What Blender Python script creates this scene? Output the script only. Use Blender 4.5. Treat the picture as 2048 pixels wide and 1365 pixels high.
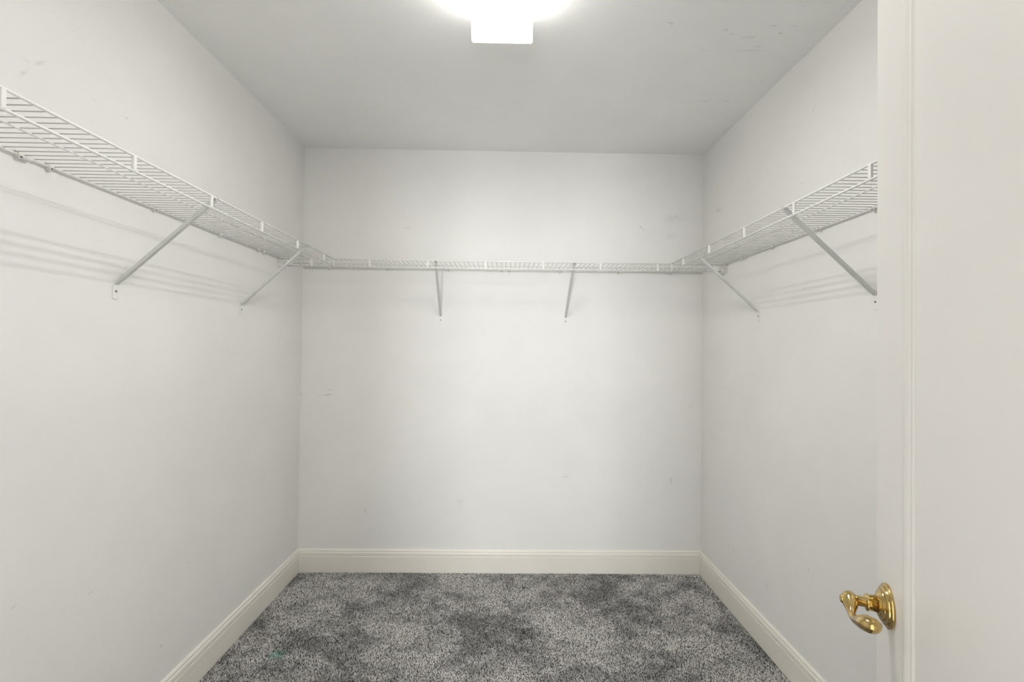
import bpy, math, random
import numpy as np
from mathutils import Matrix, Vector

random.seed(7)
rng = np.random.default_rng(7)
for o in list(bpy.data.objects):
    bpy.data.objects.remove(o)
scene = bpy.context.scene
C = scene.collection

# ------------------------------------------------------------------ camera
F, YAW, PITCH, ROLL = 960.38, 0.01427, 0.01345, 0.01186     # focal length in px of a 2048x1365 frame
EYE = Vector((0.0, 0.0, 1.3116))
def cam_axes():
    cy, sy, cp, sp = math.cos(YAW), math.sin(YAW), math.cos(PITCH), math.sin(PITCH)
    fw = Vector((sy*cp, cy*cp, sp)); rt = Vector((cy, -sy, 0)); up = rt.cross(fw)
    cr, sr = math.cos(ROLL), math.sin(ROLL)
    return rt*cr + up*sr, up*cr - rt*sr, fw
RT, UP, FW = cam_axes()
cam_data = bpy.data.cameras.new('camera')
cam_data.sensor_fit = 'HORIZONTAL'; cam_data.sensor_width = 36.0
cam_data.lens = F/2048*36; cam_data.clip_start = 0.02; cam_data.clip_end = 60
cam = bpy.data.objects.new('camera', cam_data); C.objects.link(cam)
m = Matrix((RT, UP, -FW)).transposed().to_4x4(); m.translation = EYE
cam.matrix_world = m
scene.camera = cam
def hit(u, v, axis, val):
    """photo pixel -> point on the wall / floor plane (axis = val)"""
    d = FW + RT*((u-1024)/F) + UP*((682.5-v)/F)
    return EYE + d*((val-EYE[axis])/d[axis])

# ------------------------------------------------------------------ world, assumed daylight, exposure
world = bpy.data.worlds.new('world'); scene.world = world; world.use_nodes = True
wb = world.node_tree.nodes['Background']
wb.inputs['Color'].default_value = (1.0, 0.985, 0.96, 1); wb.inputs['Strength'].default_value = 1.9
# area light added beyond the doorway, behind the camera, for an assumed unseen window
wl = bpy.data.lights.new('assumed_window_light', 'AREA'); wl.shape = 'RECTANGLE'
wl.size = 0.75; wl.size_y = 1.5; wl.energy = 78; wl.color = (0.97, 0.985, 1.0)
wlo = bpy.data.objects.new('assumed_window_light', wl); C.objects.link(wlo)
wlo.location = (-0.47, -3.3, 1.45); wlo.rotation_euler = (math.radians(90), 0, 0)  # placed and sized to shape the bright band on the end wall
vs = scene.view_settings
vs.view_transform = 'Standard'; vs.look = 'None'; vs.exposure = 0.42; vs.gamma = 1.0; vs.use_curve_mapping = False
LAMP = 24.5

# ------------------------------------------------------------------ room numbers (metres)
XL, XR, D, H = -1.18975, 1.16412, 2.82421, 2.47135
YF = 0.02                      # inner face of the wall with the doorway
ZT, DZ, SD = 1.7645, 0.0371, 0.2875      # shelf rail height, lip drop, shelf depth
DO_L, DO_R, DO_H = -0.505, 0.275, 2.05   # doorway

# ------------------------------------------------------------------ helpers
class MB:
    def __init__(s): s.v = []; s.f = []; s.sm = []
    def add(s, vs_, fs, smooth=False):
        b = len(s.v); s.v += [tuple(p) for p in vs_]
        for f in fs: s.f.append(tuple(b+i for i in f)); s.sm.append(smooth)
        return s
    def box(s, a, b, ch=0.0):
        x0, y0, z0 = (min(a[i], b[i]) for i in range(3)); x1, y1, z1 = (max(a[i], b[i]) for i in range(3))
        if ch <= 0:
            vs_ = [(x, y, z) for z in (z0, z1) for y in (y0, y1) for x in (x0, x1)]
            return s.add(vs_, [(0,2,3,1),(4,5,7,6),(0,1,5,4),(2,6,7,3),(0,4,6,2),(1,3,7,5)])
        import itertools
        pts = []                                   # chamfered box: hull of 24 points
        for sx, sy, sz in itertools.product((0,1),(0,1),(0,1)):
            X, Y, Z = (x0,x1)[sx], (y0,y1)[sy], (z0,z1)[sz]
            dx, dy, dz = (1,-1)[sx]*ch, (1,-1)[sy]*ch, (1,-1)[sz]*ch
            pts += [(X, Y+dy, Z+dz), (X+dx, Y, Z+dz), (X+dx, Y+dy, Z)]
        import bmesh
        bm = bmesh.new()
        for p in pts: bm.verts.new(p)
        bmesh.ops.convex_hull(bm, input=bm.verts[:])
        bmesh.ops.dissolve_limit(bm, angle_limit=0.01, verts=bm.verts[:], edges=bm.edges[:])
        bm.verts.index_update()
        s.add([v.co[:] for v in bm.verts], [[v.index for v in f.verts] for f in bm.faces]); bm.free()
        return s
    def sweep(s, path, radii, n=12, caps=True, side=None):
        """tube along path; radii = r or (r_side, r_up) per point"""
        P = [Vector(p) for p in path]; rings = []
        ref = Vector(side) if side is not None else None
        for i, p in enumerate(P):
            t = (P[min(i+1, len(P)-1)] - P[max(i-1, 0)]).normalized()
            if ref is None:
                ref = Vector((0,0,1)) if abs(t.z) < 0.9 else Vector((1,0,0)); ref = ref.cross(t)
            a = (ref - t*ref.dot(t)).normalized(); ref = a; b = t.cross(a)
            r = radii[i] if isinstance(radii, (list, tuple)) else radii
            ra, rb = r if isinstance(r, (list, tuple)) else (r, r)
            rings.append([p + a*(ra*math.cos(2*math.pi*k/n)) + b*(rb*math.sin(2*math.pi*k/n)) for k in range(n)])
        base = len(s.v)
        s.v += [tuple(q) for r in rings for q in r]
        for i in range(len(rings)-1):
            for k in range(n):
                s.f.append((base+i*n+k, base+i*n+(k+1) % n, base+(i+1)*n+(k+1) % n, base+(i+1)*n+k)); s.sm.append(True)
        if caps:
            s.f.append(tuple(base+k for k in reversed(range(n)))); s.sm.append(False)
            s.f.append(tuple(base+(len(rings)-1)*n+k for k in range(n))); s.sm.append(False)
        return s
    def lathe(s, prof, axis_o, axis_d, n=32):
        """prof: list of (distance along axis, radius)"""
        o = Vector(axis_o); d = Vector(axis_d).normalized()
        a = d.orthogonal().normalized(); b = d.cross(a); base = len(s.v)
        for h, r in prof:
            for k in range(n):
                t = 2*math.pi*k/n; s.v.append(tuple(o + d*h + a*(r*math.cos(t)) + b*(r*math.sin(t))))
        for i in range(len(prof)-1):
            for k in range(n):
                s.f.append((base+i*n+k, base+i*n+(k+1) % n, base+(i+1)*n+(k+1) % n, base+(i+1)*n+k)); s.sm.append(True)
        s.f.append(tuple(base+k for k in reversed(range(n)))); s.sm.append(False)
        s.f.append(tuple(base+(len(prof)-1)*n+k for k in range(n))); s.sm.append(False)
        return s
    def prism(s, poly, w0, w1, fn):
        """extrude a closed polygon (a, b) from w0 to w1; fn(a, b, w) -> xyz"""
        n = len(poly); vs_ = [fn(a, b, w0) for a, b in poly] + [fn(a, b, w1) for a, b in poly]
        return s.add(vs_, [tuple(reversed(range(n))), tuple(range(n, 2*n))] +
                     [(i, (i+1) % n, n+(i+1) % n, n+i) for i in range(n)])
    def build(s, name, mat, parent=None, normals=True):
        me = bpy.data.meshes.new(name); me.from_pydata(s.v, [], s.f); me.update()
        me.polygons.foreach_set('use_smooth', s.sm)
        if normals:
            import bmesh
            bm = bmesh.new(); bm.from_mesh(me); bmesh.ops.recalc_face_normals(bm, faces=bm.faces[:]); bm.to_mesh(me); bm.free()
        me.materials.append(mat)
        o = bpy.data.objects.new(name, me); C.objects.link(o)
        if parent: o.parent = parent
        return o
def tag(o, label=None, cat=None, group=None, kind=None):
    if label: o['label'] = label
    if cat: o['category'] = cat
    if group: o['group'] = group
    if kind: o['kind'] = kind
    return o
def empty(name, loc=(0,0,0), rz=0.0):
    o = bpy.data.objects.new(name, None); C.objects.link(o)
    o.empty_display_size = 0.05; o.location = loc; o.rotation_euler = (0, 0, rz); return o
def copy_obj(o, parent=None, loc=None):
    c = o.copy(); C.objects.link(c); c.parent = parent
    if loc is not None: c.location = loc
    return c
def copy_tree(o, parent=None):
    c = copy_obj(o, parent)
    for ch in list(o.children): copy_tree(ch, c)
    return c

# ------------------------------------------------------------------ materials
def new_mat(name):
    mt = bpy.data.materials.new(name); mt.use_nodes = True
    nt = mt.node_tree; b = nt.nodes['Principled BSDF']
    return mt, nt, b
def ramp(nt, fac, stops):
    r = nt.nodes.new('ShaderNodeValToRGB'); nt.links.new(fac, r.inputs['Fac'])
    e = r.color_ramp.elements
    while len(e) < len(stops): e.new(0.5)
    for el, (p, c) in zip(e, stops): el.position = p; el.color = (*c, 1) if len(c) == 3 else c
    return r.outputs['Color']
def noise(nt, vec, scale, detail=2.0, rough=0.5):
    n = nt.nodes.new('ShaderNodeTexNoise'); nt.links.new(vec, n.inputs['Vector'])
    n.inputs['Scale'].default_value = scale; n.inputs['Detail'].default_value = detail; n.inputs['Roughness'].default_value = rough
    return n.outputs['Fac']
def mix(nt, fac, a, b, mode='MIX'):
    mx = nt.nodes.new('ShaderNodeMix'); mx.data_type = 'RGBA'; mx.blend_type = mode
    for sock, val in ((0, fac), (6, a), (7, b)):
        if isinstance(val, (int, float)): mx.inputs[sock].default_value = val
        elif isinstance(val, tuple): mx.inputs[sock].default_value = (*val, 1)
        else: nt.links.new(val, mx.inputs[sock])
    return mx.outputs[2]
def math_node(nt, op, a, b=None):
    n = nt.nodes.new('ShaderNodeMath'); n.operation = op
    for i, val in enumerate((a, b)):
        if val is None: continue
        if isinstance(val, (int, float)): n.inputs[i].default_value = val
        else: nt.links.new(val, n.inputs[i])
    return n.outputs[0]
def bump(nt, b, h, strength, dist):
    bp = nt.nodes.new('ShaderNodeBump'); bp.inputs['Strength'].default_value = strength
    bp.inputs['Distance'].default_value = dist
    nt.links.new(h, bp.inputs['Height']); nt.links.new(bp.outputs[0], b.inputs['Normal'])
def objco(nt):
    return nt.nodes.new('ShaderNodeTexCoord').outputs['Object']
def paint_mat(name, color, marks=(), axes=(0, 2), rough=0.55, mottled=0.05):
    """matt emulsion with roller texture, faint dirt and individual scuffs given as
    (centre_a, centre_b, half_length, half_width, angle, strength) in the plane of the wall"""
    mt, nt, b = new_mat(name); co = objco(nt)
    dirt = ramp(nt, noise(nt, co, 1.7, 5, 0.6), [(0.35, (1-mottled,)*3), (0.65, (1, 1, 1))])
    col = mix(nt, 1.0, color, dirt, 'MULTIPLY')
    if marks:
        tot = None; brk = ramp(nt, noise(nt, co, 55, 3, 0.7), [(0.36, (0.1,)*3), (0.62, (1, 1, 1))])
        for (a, c, ln, wd, ang, st) in marks:
            mp = nt.nodes.new('ShaderNodeMapping'); mp.vector_type = 'TEXTURE'
            nt.links.new(co, mp.inputs['Vector'])
            loc = [0, 0, 0]; scl = [1e4, 1e4, 1e4]; rot = [0, 0, 0]
            loc[axes[0]] = a; loc[axes[1]] = c; scl[axes[0]] = ln; scl[axes[1]] = wd
            k = 3 - axes[0] - axes[1]; rot[k] = -ang if k == 1 else ang
            mp.inputs['Location'].default_value = loc; mp.inputs['Scale'].default_value = scl; mp.inputs['Rotation'].default_value = rot
            ln_ = nt.nodes.new('ShaderNodeVectorMath'); ln_.operation = 'LENGTH'; nt.links.new(mp.outputs[0], ln_.inputs[0])
            mr = nt.nodes.new('ShaderNodeMapRange'); mr.interpolation_type = 'SMOOTHSTEP'
            nt.links.new(ln_.outputs['Value'], mr.inputs[0])
            mr.inputs[1].default_value = 0.0; mr.inputs[2].default_value = 1.0; mr.inputs[3].default_value = st; mr.inputs[4].default_value = 0.0
            tot = mr.outputs[0] if tot is None else math_node(nt, 'MAXIMUM', tot, mr.outputs[0])
        fac = math_node(nt, 'MULTIPLY', tot, brk)
        col = mix(nt, fac, col, (0.16, 0.155, 0.145))
    nt.links.new(col, b.inputs['Base Color'])
    b.inputs['Roughness'].default_value = rough; b.inputs['Specular IOR Level'].default_value = 0.3
    bump(nt, b, noise(nt, co, 230, 3, 0.6), 0.10, 0.0015)
    return mt
def plain(name, color, rough=0.4, metallic=0.0, var=0.04, scale=40, spec=0.5):
    mt, nt, b = new_mat(name); co = objco(nt)
    v = ramp(nt, noise(nt, co, scale, 3), [(0.3, tuple(c*(1-var) for c in color)), (0.7, color)])
    nt.links.new(v, b.inputs['Base Color'])
    b.inputs['Roughness'].default_value = rough; b.inputs['Metallic'].default_value = metallic
    b.inputs['Specular IOR Level'].default_value = spec
    return mt
def strokes(axis, val, axes, items):
    out = []
    for (u0, v0, u1, v1, wpx, st) in items:
        p, q = hit(u0, v0, axis, val), hit(u1, v1, axis, val)
        a0, b0, a1, b1 = p[axes[0]], p[axes[1]], q[axes[0]], q[axes[1]]
        px = (p - EYE).dot(FW)/F                     # metres per pixel there
        out.append(((a0+a1)/2, (b0+b1)/2, max(math.hypot(a1-a0, b1-b0)/2, px*1.5), px*wpx, math.atan2(b1-b0, a1-a0), st))
    return out
WALL = (0.875, 0.87, 0.85)
M = {}
M['wall_left'] = paint_mat('painted_plaster_left', WALL, strokes(0, XL, (1, 2), [
    (30,160,64,130,7,.22), (40,112,66,130,6,.15), (62,130,98,122,6,.18), (182,195,196,209,2.2,.35), (249,231,257,241,2.2,.6),
    (107,23,109,24,2,.5), (147,62,149,64,2,.5), (98,80,100,82,2,.45), (168,85,170,86,2,.4), (221,158,223,160,2,.4), (264,151,270,157,2.5,.3),
    (170,1196,194,1176,3,.25), (18,1222,38,1206,4,.25), (376,1124,380,1127,2.5,.55), (304,1236,302,1256,2,.3), (318,1290,326,1296,3,.3),
    (390,522,393,525,2,.4), (524,1075,525,1082,2,.4)]), (1, 2))
M['wall_back'] = paint_mat('painted_plaster_back', WALL, strokes(1, D, (0, 2), [
    (638,792,673,788,2.6,.4), (646,781,674,779,2.0,.35), (638,790,642,796,2.5,.4), (728,1016,734,1032,3,.4), (1276,449,1290,463,2.2,.4),
    (1312,440,1390,434,14,.14), (1325,475,1360,470,9,.12), (1122,958,1144,949,3,.25), (1341,950,1344,975,2.5,.25), (600,782,605,796,3,.25),
    (1290,376,1300,378,3,.2), (905,1010,930,1000,9,.10), (1378,812,1384,815,3,.3), (800,456,830,458,3,.15), (757,1066,760,1074,2,.3)]), (0, 2))
M['wall_right'] = paint_mat('painted_plaster_right', WALL, strokes(0, XR, (1, 2), [
    (1616,1134,1618,1145,2.4,.55), (1455,1089,1459,1096,3,.35), (1532,1186,1536,1160,2.5,.3), (1623,227,1635,202,2.4,.4), (1602,364,1606,368,2.4,.5),
    (1515,405,1517,408,2.2,.5), (1425,424,1448,418,7,.2), (1469,1122,1470,1126,2.4,.35), (1675,1262,1676,1265,2.4,.4), (1670,1352,1672,1356,2.4,.4), (1700,1060,1704,1066,2.4,.3)]), (1, 2))
M['ceiling'] = paint_mat('ceiling_paint', (0.94, 0.942, 0.925), strokes(2, H, (0, 1), [
    (1326,44,1353,47,3,.35), (1338,46,1348,54,2.5,.2), (1440,58,1464,61,3.5,.3), (1456,68,1478,69,4,.2), (1532,51,1562,52,3,.35), (1578,51,1599,53,3,.35),
    (1553,65,1568,68,2.5,.5), (1470,77,1530,72,8,.16), (1395,99,1430,101,3,.2), (1450,101,1550,101,3.5,.25), (1500,92,1530,94,4,.2),
    (1392,201,1424,203,3,.22), (1440,202,1464,203,3,.3), (780,57,786,64,3,.2), (1060,160,1064,164,4,.15)]), (0, 1))
M['wall_front'] = paint_mat('painted_plaster_front', WALL)
M['trim'] = plain('trim_enamel', (0.87, 0.84, 0.77), 0.32, var=0.03, scale=6)
M['door'] = plain('door_enamel', (0.75, 0.735, 0.70), 0.38, var=0.02, scale=5)
M['deck'] = plain('shaded_vinyl_deck_wire', (0.60, 0.595, 0.57), 0.4, var=0.05)  # same coating as the rails, darkened to put underside shade into the colour
M['wire'] = plain('white_vinyl_coated_wire', (0.83, 0.83, 0.80), 0.33, var=0.03)
M['plastic'] = plain('white_plastic', (0.80, 0.79, 0.74), 0.35, var=0.05)
M['steel'] = plain('white_powder_coated_steel', (0.68, 0.685, 0.67), 0.35, var=0.04)
M['foot'] = plain('white_enamelled_foot_plate', (0.84, 0.84, 0.825), 0.3, var=0.03)
M['screw'] = plain('dull_screw', (0.22, 0.21, 0.19), 0.4, 0.8)
M['dark'] = plain('matt_black', (0.015, 0.015, 0.015), 0.6)
M['lamp_metal'] = plain('white_lamp_metal', (0.82, 0.82, 0.80), 0.4)
def brass():
    mt, nt, b = new_mat('polished_brass'); co = objco(nt)
    c = ramp(nt, noise(nt, co, 60, 4), [(0.3, (0.52, 0.37, 0.14)), (0.7, (0.72, 0.54, 0.24))])
    nt.links.new(c, b.inputs['Base Color']); b.inputs['Metallic'].default_value = 1.0
    r = ramp(nt, noise(nt, co, 130, 3), [(0.3, (0.06,)*3), (0.75, (0.16,)*3)]); nt.links.new(r, b.inputs['Roughness'])
    return mt
M['brass'] = brass()
def lens_mat(name, strength):
    mt, nt, b = new_mat(name)
    b.inputs['Base Color'].default_value = (0.85, 0.85, 0.84, 1); b.inputs['Roughness'].default_value = 0.4
    b.inputs['Emission Color'].default_value = (1.0, 0.984, 0.950, 1); b.inputs['Emission Strength'].default_value = strength
    # prismatic ribs of the acrylic
    w = nt.nodes.new('ShaderNodeTexWave'); w.inputs['Scale'].default_value = 40; nt.links.new(objco(nt), w.inputs['Vector'])
    bump(nt, b, w.outputs['Fac'], 0.15, 0.001)
    return mt
M['lens'] = lens_mat('lit_prismatic_acrylic', LAMP*0.40)
M['lens_tube'] = lens_mat('lit_prismatic_acrylic_under_tube', LAMP*3.8)
M['lens_end'] = lens_mat('backlit_white_end_cap', 1.3)
STAIN = hit(555, 1308, 2, 0.0)
def carpet(name, pile):
    mt, nt, b = new_mat(name); co = objco(nt)
    p1 = noise(nt, co, 2.5, 5, 0.66); p2 = noise(nt, co, 11, 3, 0.6)
    s = math_node(nt, 'ADD', math_node(nt, 'MULTIPLY', p1, 0.72), math_node(nt, 'MULTIPLY', p2, 0.28))
    patch = ramp(nt, s, [(0.42, (0.46, 0.46, 0.455)), (0.555, (1.0, 0.99, 0.985))])
    if pile:
        at = nt.nodes.new('ShaderNodeAttribute'); at.attribute_name = 'tone'
        base = ramp(nt, at.outputs['Fac'], [(0.0, (0.05, 0.049, 0.046)), (0.34, (0.50, 0.49, 0.475)), (0.60, (0.88, 0.865, 0.84)), (1.0, (0.96, 0.945, 0.92))])
    else:
        base = ramp(nt, noise(nt, co, 260, 2), [(0.35, (0.02,)*3), (0.65, (0.12, 0.118, 0.112))])
    col = mix(nt, 1.0, base, patch, 'MULTIPLY')
    mp = nt.nodes.new('ShaderNodeMapping'); mp.vector_type = 'TEXTURE'; nt.links.new(co, mp.inputs['Vector'])
    mp.inputs['Location'].default_value = (STAIN.x, STAIN.y, 0); mp.inputs['Scale'].default_value = (0.055, 0.048, 1e4)
    ln_ = nt.nodes.new('ShaderNodeVectorMath'); ln_.operation = 'LENGTH'; nt.links.new(mp.outputs[0], ln_.inputs[0])
    mr = nt.nodes.new('ShaderNodeMapRange'); mr.interpolation_type = 'SMOOTHSTEP'; nt.links.new(ln_.outputs['Value'], mr.inputs[0])
    mr.inputs[1].default_value = 0.2; mr.inputs[2].default_value = 1.0; mr.inputs[3].default_value = 0.95; mr.inputs[4].default_value = 0.0
    col = mix(nt, mr.outputs[0], col, mix(nt, 1.0, col, (0.70, 1.08, 1.0), 'MULTIPLY'))
    nt.links.new(col, b.inputs['Base Color']); b.inputs['Roughness'].default_value = 0.9
    b.inputs['Specular IOR Level'].default_value = 0.1
    return mt
M['carpet'] = carpet('carpet_backing', False); M['pile'] = carpet('grey_cut_pile', True)

# ------------------------------------------------------------------ the room
T = 0.12
def slab(name, a, b, mat, label, cat):
    o = MB().box(a, b).build(name, mat); return tag(o, label, cat, kind='structure')
ZF = -0.006
slab('floor', (XL-T, YF-T, ZF-0.1), (XR+T, D+T, ZF), M['carpet'], 'grey carpeted closet floor', 'floor')
slab('ceiling', (XL-T, YF-T, H), (XR+T, D+T, H+0.1), M['ceiling'], 'flat white painted closet ceiling with faint scuffs', 'ceiling')
slab('wall_left', (XL-T, YF-T, ZF), (XL, D+T, H), M['wall_left'], 'white side wall opposite the open door', 'wall')
slab('wall_right', (XR, YF-T, ZF), (XR+T, D+T, H), M['wall_right'], 'white side wall behind the open door', 'wall')
slab('wall_back', (XL, D, ZF), (XR, D+T, H), M['wall_back'], 'white end wall facing the doorway', 'wall')
w = MB()
w.box((XL, YF-T, ZF), (DO_L, YF, H)); w.box((DO_R, YF-T, ZF), (XR, YF, H)); w.box((DO_L, YF-T, DO_H), (DO_R, YF, H))
tag(w.build('wall_front', M['wall_front']), 'white wall that holds the doorway', 'wall', kind='structure')
# door lining
j = MB(); J = 0.018
j.box((DO_L, YF-T-0.004, ZF), (DO_L+J, YF+0.004, DO_H)); j.box((DO_R-J, YF-T-0.004, ZF), (DO_R, YF+0.004, DO_H))
j.box((DO_L+J, YF-T-0.004, DO_H-J), (DO_R-J, YF+0.004, DO_H))
tag(j.build('trim_1', M['trim']), 'white door lining around the doorway', 'trim', kind='structure')
# baseboards: moulded profile with mitred ends
BB = [(0, ZF), (0.014, ZF), (0.014, 0.0875), (0.0132, 0.0892), (0.0108, 0.0900), (0.0108, 0.0922), (0.0128, 0.0932), (0.0130, 0.1000),
      (0.0126, 0.1075), (0.0110, 0.1115), (0.0086, 0.1130), (0.0074, 0.1140), (0.0074, 0.1156), (0.0088, 0.1164), (0.0088, 0.1200),
      (0.0072, 0.1240), (0.0040, 0.1272), (0.0, 0.1282)]
def baseboard(name, p0, p1, inward, m0, m1, label):
    """p0 -> p1 along the wall foot; m0 / m1: how far the end moves in per unit thickness"""
    p0, p1 = Vector(p0), Vector(p1); d = (p1-p0).normalized(); n = Vector(inward)
    b = MB(); k = len(BB)
    v0 = [p0 + d*(t*m0) + n*t + Vector((0,0,z)) for t, z in BB]
    v1 = [p1 - d*(t*m1) + n*t + Vector((0,0,z)) for t, z in BB]
    b.add(v0+v1, [tuple(reversed(range(k))), tuple(range(k, 2*k))] + [(i, (i+1) % k, k+(i+1) % k, k+i) for i in range(k)])
    tag(b.build(name, M['trim']), label, 'baseboard', kind='structure')
baseboard('baseboard_back', (XL, D, 0), (XR, D, 0), (0,-1,0), 1, 1, 'cream moulded baseboard along the end wall')
baseboard('baseboard_left', (XL, YF, 0), (XL, D, 0), (1,0,0), 0, 1, 'cream moulded baseboard along the wall opposite the door')
baseboard('baseboard_right', (XR, YF, 0), (XR, D, 0), (-1,0,0), 0, 1, 'cream moulded baseboard along the wall behind the door')

# ------------------------------------------------------------------ door with brass lever
DW, DH_, DT = 0.762, 2.025, 0.035
th = math.atan2(0.912, 0.41)
edge = Vector((0.5746, 0.7347, 0))
hinge = edge - Vector((math.cos(th), math.sin(th), 0))*DW
door = empty('door_1', (hinge.x, hinge.y, 0.012), th)
tag(door, 'white panelled door standing open with brass lever', 'door', kind='structure')
ST, TR, BR = 0.1177, 0.12, 0.24
zb, zt_ = 0.0, DH_
def door_piece(name, x0, x1, z0, z1, y0=-DT, y1=0.0, ch=0.0025):
    return MB().box((x0, y0, z0), (x1, y1, z1), ch).build(name, M['door'], door)
door_piece('stile', DW-ST, DW, zb, zt_); door_piece('stile', 0, ST, zb, zt_)
door_piece('rail', ST, DW-ST, zb, zb+BR, ch=0); door_piece('rail', ST, DW-ST, zt_-TR, zt_, ch=0)
door_piece('panel', ST-0.002, DW-ST+0.002, BR-0.002, zt_-TR+0.002, -DT+0.006, -0.006, ch=0)
MOULD = [(0, -0.008), (0, 0.0004), (0.002, 0.0012), (0.006, 0.0012), (0.0095, 0.0000), (0.012, -0.0018), (0.0150, -0.0028),
         (0.0175, -0.0030), (0.0185, -0.0042), (0.0205, -0.0054), (0.022, -0.0064), (0.022, -0.008)]
def moulding(x0, x1, z0, z1, sgn, off):
    b = MB(); k = len(MOULD)
    cor = [(x0, z0, 1, 1), (x1, z0, -1, 1), (x1, z1, -1, -1), (x0, z1, 1, -1)]
    for cx, cz, sx, sz in cor:
        for t, y in MOULD: b.v.append((cx+sx*t, sgn*y+off, cz+sz*t))
    for c in range(4):
        for i in range(k-1):
            a = c*k+i; e = ((c+1) % 4)*k+i
            b.f.append((a, a+1, e+1, e)); b.sm.append(True)
    o = b.build('panel_moulding', M['door'], door)
    return o
moulding(ST, DW-ST, BR, zt_-TR, 1, 0.0); moulding(ST, DW-ST, BR, zt_-TR, -1, -DT)
for hz in (0.2, 1.0, 1.8):
    hb = MB(); hb.lathe([(0, 0.006), (0.09, 0.006)], (-0.004, 0.006, hz), (0, 0, 1), 12); hb.box((0.0, 0.0, hz), (0.03, 0.0015, hz+0.09))
    hb.build('hinge', M['brass'], door)
handle = empty('door_handle'); handle.parent = door
handle.location = (DW-0.060, 0.0, 0.938)          # local x: hinge -> free edge; lever points back to the hinge (-x)
MB().lathe([(0, 0.0295), (0.0012, 0.0304), (0.0032, 0.0304), (0.0042, 0.0296), (0.0043, 0.0268), (0.0044, 0.0266), (0.0060, 0.0268), (0.0074, 0.0258), (0.0080, 0.0240),
            (0.0081, 0.0218), (0.0082, 0.0215), (0.0098, 0.0214), (0.0110, 0.0204), (0.0114, 0.0186), (0.0115, 0.0168), (0.0130, 0.0160), (0.0140, 0.0140), (0.0142, 0.0112)], (0,0,0), (0,1,0), 48).build('rosette', M['brass'], handle)
MB().lathe([(0.0120, 0.0112), (0.0236, 0.0108), (0.0244, 0.0118), (0.0266, 0.0119), (0.0276, 0.0108), (0.0284, 0.0072), (0.040, 0.0070)], (0,0,0), (0,1,0), 32).build('neck', M['brass'], handle)
lv = MB()
path = [(0.0140, 0.0465, -0.0015), (0.0122, 0.0465, -0.0015), (0.006, 0.0463, -0.002), (-0.003, 0.0462, -0.0035), (-0.011, 0.0468, -0.0075), (-0.020, 0.0482, -0.0115),
        (-0.031, 0.0486, -0.0120), (-0.043, 0.0470, -0.0095), (-0.055, 0.0440, -0.0045), (-0.067, 0.0410, 0.0005), (-0.078, 0.0390, 0.0040), (-0.086, 0.0382, 0.0055), (-0.0895, 0.0380, 0.0058)]
rad = [(0.002, 0.002), (0.0070, 0.0080), (0.0098, 0.0125), (0.0100, 0.0128), (0.0074, 0.0092), (0.0048, 0.0062),
       (0.0044, 0.0054), (0.0058, 0.0066), (0.0094, 0.0088), (0.0128, 0.0104), (0.0124, 0.0100), (0.0080, 0.0070), (0.0015, 0.0015)]
lv.sweep(path, rad, 24, True, side=(0, 1, 0)).build('lever', M['brass'], handle)
MB().lathe([(0, 0.0062), (0.003, 0.0060), (0.0045, 0.0045)], (0.002, 0.0535, -0.002), (0, 1, 0), 20).build('end_cap', M['brass'], handle)

# ------------------------------------------------------------------ ceiling light (wraparound)
FX, FY0, FY1, FH = -0.0235, 1.16, 1.615, 0.080
lamp = empty('ceiling_light', (FX, (FY0+FY1)/2, H)); oy = (FY0+FY1)/2
tag(lamp, 'long white wraparound ceiling lamp with glowing lens', 'ceiling light')
MB().box((-0.055, FY0-oy, -0.018), (0.055, FY1-oy+0.06, 0), 0.002).build('housing', M['lamp_metal'], lamp)
def lens_poly(hw, hh, r=0.012, top=0.0):
    p = [(-hw*0.985, top), (-hw, -hh*0.35)]
    for k in range(7):
        a = math.pi + k*math.pi/12; p.append((-hw+r+r*math.cos(a), -hh+r+r*math.sin(a)))
    p += [(-a, b) for a, b in reversed(p)]
    return p
lp = lens_poly(0.1025, FH, top=-0.012); half = len(lp)//2
lp = lp[:half] + [(x_, -FH) for x_ in (-0.065, -0.040, 0.040, 0.065)] + lp[half:]      # strips of lens right under the two tubes
df = MB().prism(lp, FY0-oy, FY1-oy, lambda a, b, w_: (a, w_, b)).build('diffuser', M['lens'], lamp)
df.data.materials.append(M['lens_tube'])
for pg in df.data.polygons:
    if len(pg.vertices) == 4 and abs(abs(pg.center.x)-0.0525) < 0.004 and pg.center.z < -FH+0.002: pg.material_index = 1
def cap(y0, y1):
    b = MB(); e = 0.0
    rings = [(y0, 0.1028, 0.0800), (y0+(y1-y0)*0.12, 0.1050, 0.0812), (y0+(y1-y0)*0.9, 0.1082, 0.0808), (y1, 0.1065, 0.0785)]
    k = None
    for (y, hw, hh) in rings:
        pl = lens_poly(hw, hh, 0.006, top=-0.001); k = len(pl)
        b.v += [(a, y, c) for a, c in pl]
    for i in range(len(rings)-1):
        for q in range(k): b.f.append((i*k+q, i*k+(q+1) % k, (i+1)*k+(q+1) % k, (i+1)*k+q)); b.sm.append(False)
    b.f.append(tuple(range(k))); b.sm.append(False); b.f.append(tuple((len(rings)-1)*k+q for q in range(k))); b.sm.append(False)
    b.build('end_cap', M['lens_end'], lamp)
cap(FY1-oy, FY1-oy+0.078); cap(FY0-oy, FY0-oy-0.078)

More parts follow.
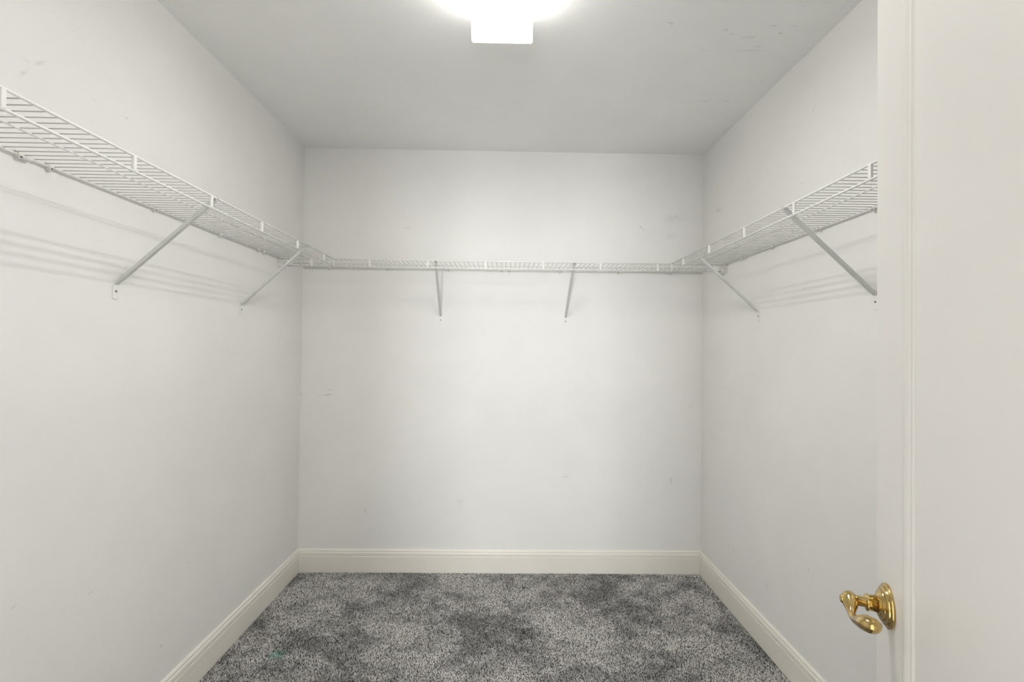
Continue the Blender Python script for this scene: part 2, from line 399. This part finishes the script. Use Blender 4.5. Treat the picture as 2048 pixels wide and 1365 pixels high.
# ------------------------------------------------------------------ wire shelves
# local frame of a shelf: x along the wall, y out from the wall, z = 0 at rail height
PITCH_W, RW, RR = 0.0254, 0.0013, 0.0031
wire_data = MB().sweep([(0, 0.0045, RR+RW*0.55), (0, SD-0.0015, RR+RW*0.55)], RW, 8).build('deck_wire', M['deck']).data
for o in [o for o in C.objects if o.name == 'deck_wire']: bpy.data.objects.remove(o)
strut_mesh = MB().box((-0.005, SD-0.0028, -DZ+0.0005), (0.005, SD+0.0040, -0.0005), 0.0009)
strut_data = strut_mesh.build('lip_strut', M['wire']).data
for o in [o for o in C.objects if o.name == 'lip_strut']: bpy.data.objects.remove(o)
def link(name, data, parent, loc):
    o = bpy.data.objects.new(name, data); C.objects.link(o); o.parent = parent; o.location = loc; return o
def shelf(loc, rz, length, first_strut, label, lip_to=None, end_strut=False):
    s = empty('wire_shelf', loc, rz)
    tag(s, label, 'shelf', 'white wire closet shelves')
    a, b = 0.003, length-0.003
    def rail(name, y, z, r=RR): MB().sweep([(a, y, z), (b, y, z)], r, 14).build(name, M['wire'], s)
    rail('back_rail', 0.0075, 0.0); rail('middle_rail', 0.150, 0.0004, 0.0023); rail('front_rail', SD, 0.0, 0.0033); rail('lip_rail', SD, -DZ, 0.0033)
    n = int((length-0.02)/PITCH_W); off = (length - n*PITCH_W)/2
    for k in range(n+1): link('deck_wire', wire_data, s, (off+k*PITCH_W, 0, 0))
    x = first_strut
    while x < length-0.006:
        if x > 0.006: link('lip_strut', strut_data, s, (x, 0, 0))
        x += 0.3048
    return s
YB = D - SD                          # lip line of the back shelf
gap = 0.008
YE = YB - gap                         # far end of the side shelves
oL, oR, oB = 0.86313, 2.3593, -1.02345
R90 = math.pi/2
# opposite the door: local +x runs back towards the doorway
Llen = YE - (YF+0.004)
sl = shelf((XL, YE, ZT), -R90, Llen, (YE - (oL+5*0.3048)), 'white wire shelf on the side wall opposite the open door')
sr = shelf((XR, YF+0.004, ZT), R90, Llen, (oR - 7*0.3048) - (YF+0.004), 'white wire shelf on the side wall behind the open door')
Blen = XR - XL - 0.008
sb = shelf((XR-0.004, D, ZT), math.pi, Blen, (XR-0.004) - (oB+7*0.3048), 'white wire shelf across the end wall between the side shelves')
# lip tie where a side shelf meets the back shelf
for s, x in ((sl, 0.006), (sr, Llen-0.006)):
    t = MB(); t.box((-0.0035, SD-0.004, -DZ-0.005), (0.0035, SD+0.0045, 0.0055), 0.0012)
    t.build('lip_end_clip', M['plastic'], s).location = (x, 0, 0)
    for z in (0.0, -DZ):                 # black tips on the rail ends
        sx = -1 if x < 0.1 else 1
        MB().lathe([(0, 0.0036), (0.0045, 0.0036)], (0, SD, z), (sx, 0, 0), 12).build('rail_tip', M['dark'], s).location = (0.003 if sx < 0 else Llen-0.003, 0, 0)

# rail joint half way along the shelf opposite the door, its open tube end drawn as a dark disc
jx = YE - 1.200
jn = MB(); jn.lathe([(0, 0.0046), (0.001, 0.0055), (0.020, 0.0055), (0.021, 0.0046)], (0, 0.0088, -0.003), (1, 0, 0), 18)
jn = jn.build('rail_joint', M['wire'], sl); jn.location = (jx, 0, 0)
MB().lathe([(0, 0.0034), (0.0008, 0.0032)], (0.021, 0.0088, -0.003), (1, 0, 0), 14).build('tube_shade_disc', M['dark'], jn)  # black disc stands in for the shade inside the open tube

# ------------------------------------------------------------------ braces
def brace(skew=0.0):
    r = empty('shelf_brace')
    zf = -0.296                                   # screw height under the rail
    pl = [(-0.0125, -0.020), (-0.0085, -0.024), (0.0085, -0.024), (0.0125, -0.020), (0.0125, 0.014), (0.0075, 0.026), (-0.0075, 0.026), (-0.0125, 0.014)]
    foot = MB().prism(pl, 0.0005, 0.0022, lambda a, b, w_: (a, w_, b+zf)).build('foot_plate', M['foot'], r)
    MB().lathe([(0, 0.0036), (0.0010, 0.0032), (0.0016, 0.0018)], (0, 0.0022, zf), (0, 1, 0), 14).build('screw', M['screw'], foot)
    # folded steel arm, hollow, open at the top end
    A = Vector((0, 0.003, zf+0.024)); B = Vector((skew, SD-0.0065, -0.0045)); d = (B-A).normalized()
    n = Vector((1, 0, 0)).cross(d).normalized(); hw, hh, t = 0.0068, 0.0048, 0.0011
    def ring(p, w_, h_): return [p+Vector((-w_,0,0))-n*h_, p+Vector((w_,0,0))-n*h_, p+Vector((w_,0,0))+n*h_, p+Vector((-w_,0,0))+n*h_]
    A2 = A + d*0.03
    R = [ring(A, hw*0.85, hh*0.7), ring(A2, hw, hh), ring(B, hw, hh), ring(B, hw-t, hh-t), ring(B-d*0.10, hw-t, hh-t)]
    b = MB(); b.v = [tuple(q) for g in R for q in g]
    for i in range(4):
        for k in range(4): b.f.append((i*4+k, i*4+(k+1) % 4, (i+1)*4+(k+1) % 4, (i+1)*4+k)); b.sm.append(False)
    b.f.append((3,2,1,0)); b.sm.append(False); b.f.append((16,17,18,19)); b.sm.append(False)
    b.build('arm', M['steel'], r)
    # hook over the front rail
    hk = MB(); hp = []
    for k in range(9):
        a = math.radians(200 - k*25); hp.append((skew, SD+0.0048*math.cos(a), 0.0048*math.sin(a)))
    hk.sweep([(skew, SD-0.010, -0.006)]+hp, [(0.0030, 0.0007)]*10, 8, True, side=(1, 0, 0))
    hk.build('hook', M['steel'], r)
    return r
braces = [
    ((XL, 1.479, ZT), -R90, -0.024, 'white steel brace mid-way along the shelf opposite the open door'),
    ((XL, 2.177, ZT), -R90, -0.016, 'white steel brace near the end wall, under the shelf opposite the door'),
    ((-0.380, D, ZT), math.pi, -0.007, 'white steel brace under the end-wall shelf, on the side away from the door'),
    ((0.354, D, ZT), math.pi, -0.009, 'white steel brace under the end-wall shelf, on the door side'),
    ((XR, 2.191, ZT), R90, 0.030, 'white steel brace near the end wall, under the shelf behind the door'),
    ((XR, 1.491, ZT), R90, 0.014, 'white steel brace with its foot plate half hidden by the door edge')]
for loc, rz, skew, lab in braces:
    o = brace(skew)
    o.location = loc; o.rotation_euler = (0, 0, rz); tag(o, lab, 'shelf bracket', 'white shelf braces')

# ------------------------------------------------------------------ wall clips
def wall_clip():
    r = empty('wall_clip')
    b = MB()
    b.box((-0.0062, 0.0003, -0.0105), (0.0062, 0.0036, 0.0105), 0.001)                      # back plate
    b.lathe([(0, 0.0048), (0.001, 0.0062), (0.0125, 0.0062), (0.0135, 0.0048)], (-0.0068, 0.0078, -0.0006), (1, 0, 0), 18)   # saddle round the rail
    b.box((-0.0045, 0.0036, -0.0095), (0.0045, 0.0125, -0.0015), 0.0014)                    # nail boss
    body = b.build('body', M['plastic'], r)
    MB().lathe([(0, 0.0026), (0.0010, 0.0022)], (0, 0.0125, -0.0052), (0, 1, 0), 12).build('nail', M['screw'], body)
    return r
c0 = wall_clip(); first = True
NTH = ['first', 'second', 'third', 'fourth', 'fifth', 'sixth', 'seventh', 'eighth']
def clips(spots, rz, label, group):
    global first
    for k, loc in enumerate(spots):
        o = c0 if first else copy_tree(c0); first = False
        o.location = loc; o.rotation_euler = (0, 0, rz); tag(o, label % NTH[k], 'wall clip', group)
clips([(XL, y, ZT) for y in (2.358, 2.305, 2.000, 1.625, 1.253, 1.174)], -R90, 'white plastic wall clip, %s from the end wall on the shelf opposite the door', 'clips of the shelf opposite the door')
clips([(x, D, ZT) for x in (0.971, 0.662, 0.316, 0.018, -0.028, -0.336, -0.696, -1.032)], math.pi, 'white plastic wall clip of the end-wall shelf, %s from the door-side corner', 'clips of the end-wall shelf')
clips([(XR, y, ZT) for y in (2.340, 2.306, 2.069, 1.751, 1.491)], R90, 'white plastic wall clip, %s from the end wall on the shelf behind the door', 'clips of the shelf behind the door')

# ------------------------------------------------------------------ end brackets that carry the back shelf at the side walls
def end_bracket(x, sgn, label):
    r = empty('end_bracket', (x, YB+0.012, ZT)); tag(r, label, 'shelf bracket', 'end brackets of the end-wall shelf')
    b = MB(); s = sgn
    b.box((s*0.0004, -0.044, -0.046), (s*0.0035, 0.056, 0.006), 0.001)
    b.box((s*0.003, -0.022, -0.047), (s*0.024, 0.012, -0.0442), 0.0008)
    b.box((s*0.003, -0.0245, -0.047), (s*0.024, -0.0218, -0.018), 0.0008)
    p = b.build('plate', M['plastic'], r)
    for yy, zz in ((-0.030, -0.020), (0.036, -0.012)):
        MB().lathe([(0, 0.0038), (0.0012, 0.003)], (s*0.0035, yy, zz), (s, 0, 0), 12).build('screw', M['plastic'], p)
end_bracket(XL, 1, 'white end bracket on the wall opposite the door, under the corner of the shelves')
end_bracket(XR, -1, 'white end bracket on the wall behind the door, under the corner of the shelves')

# ------------------------------------------------------------------ carpet pile
x0, x1, y0, y1 = XL+0.0155, XR-0.0155, YF+0.005, D-0.0155
stp = 0.0035
gx, gy = np.meshgrid(np.arange(x0, x1, stp), np.arange(y0, y1, stp))
N = gx.size
cx = gx.ravel() + rng.uniform(-.45, .45, N)*stp; cy = gy.ravel() + rng.uniform(-.45, .45, N)*stp
cx = np.clip(cx, x0, x1); cy = np.clip(cy, y0, y1)
ph = rng.uniform(0, 2*np.pi, N); rad_ = rng.uniform(.0021, .0031, N); hgt = rng.uniform(.0048, .0064, N)
field = np.sin(cx*5.1+1.3*np.sin(cy*3.7))*np.cos(cy*4.3+1.1*np.sin(cx*6.1))     # brushed lean of the pile
la = rng.uniform(0, 2*np.pi, N); lr = rng.uniform(0, .0022, N)
tipx = np.clip(cx + lr*np.cos(la) + .0012*field, x0-.001, x1+.001); tipy = np.clip(cy + lr*np.sin(la) + .0022*field, y0, y1+.001)
V = np.empty((N, 4, 3))
for k in range(3):
    V[:, k, 0] = np.clip(cx + rad_*np.cos(ph+k*2.0944), x0-.0012, x1+.0012); V[:, k, 1] = np.clip(cy + rad_*np.sin(ph+k*2.0944), y0, y1+.0012); V[:, k, 2] = ZF-.001
V[:, 3, 0] = tipx; V[:, 3, 1] = tipy; V[:, 3, 2] = ZF + hgt
idx = (np.arange(N)*4)[:, None, None] + np.array([[0,1,3],[1,2,3],[2,0,3]])[None]
me = bpy.data.meshes.new('carpet_pile')
me.vertices.add(N*4); me.vertices.foreach_set('co', V.ravel())
me.loops.add(N*9); me.loops.foreach_set('vertex_index', idx.ravel().astype(np.int32))
me.polygons.add(N*3); me.polygons.foreach_set('loop_start', np.arange(0, N*9, 3, dtype=np.int32))
me.update(calc_edges=True)
tone = np.clip(rng.beta(0.75, 1.0, N), 0, 1)
at = me.attributes.new('tone', 'FLOAT', 'POINT'); at.data.foreach_set('value', np.repeat(tone, 4).astype(np.float32))
me.materials.append(M['pile'])
po = bpy.data.objects.new('carpet_pile', me); C.objects.link(po)
tag(po, 'mottled grey cut-pile carpet covering the closet floor', 'carpet', kind='stuff')
# bit of dirt on the carpet
p = hit(1048, 1266, 2, 0.004)
b = MB(); ring = [(0.0066*math.cos(a*math.pi/8), 0.0056*math.sin(a*math.pi/8), 0.0) for a in range(14)]
b.sweep(ring, 0.0021, 8)
o = b.build('fluff_ring', M['dark']); o.location = (p.x, p.y, 0.0042); o.rotation_euler = (0.2, 0.1, 0.6)
tag(o, 'tiny black curl of fluff lying on the carpet', 'fluff')
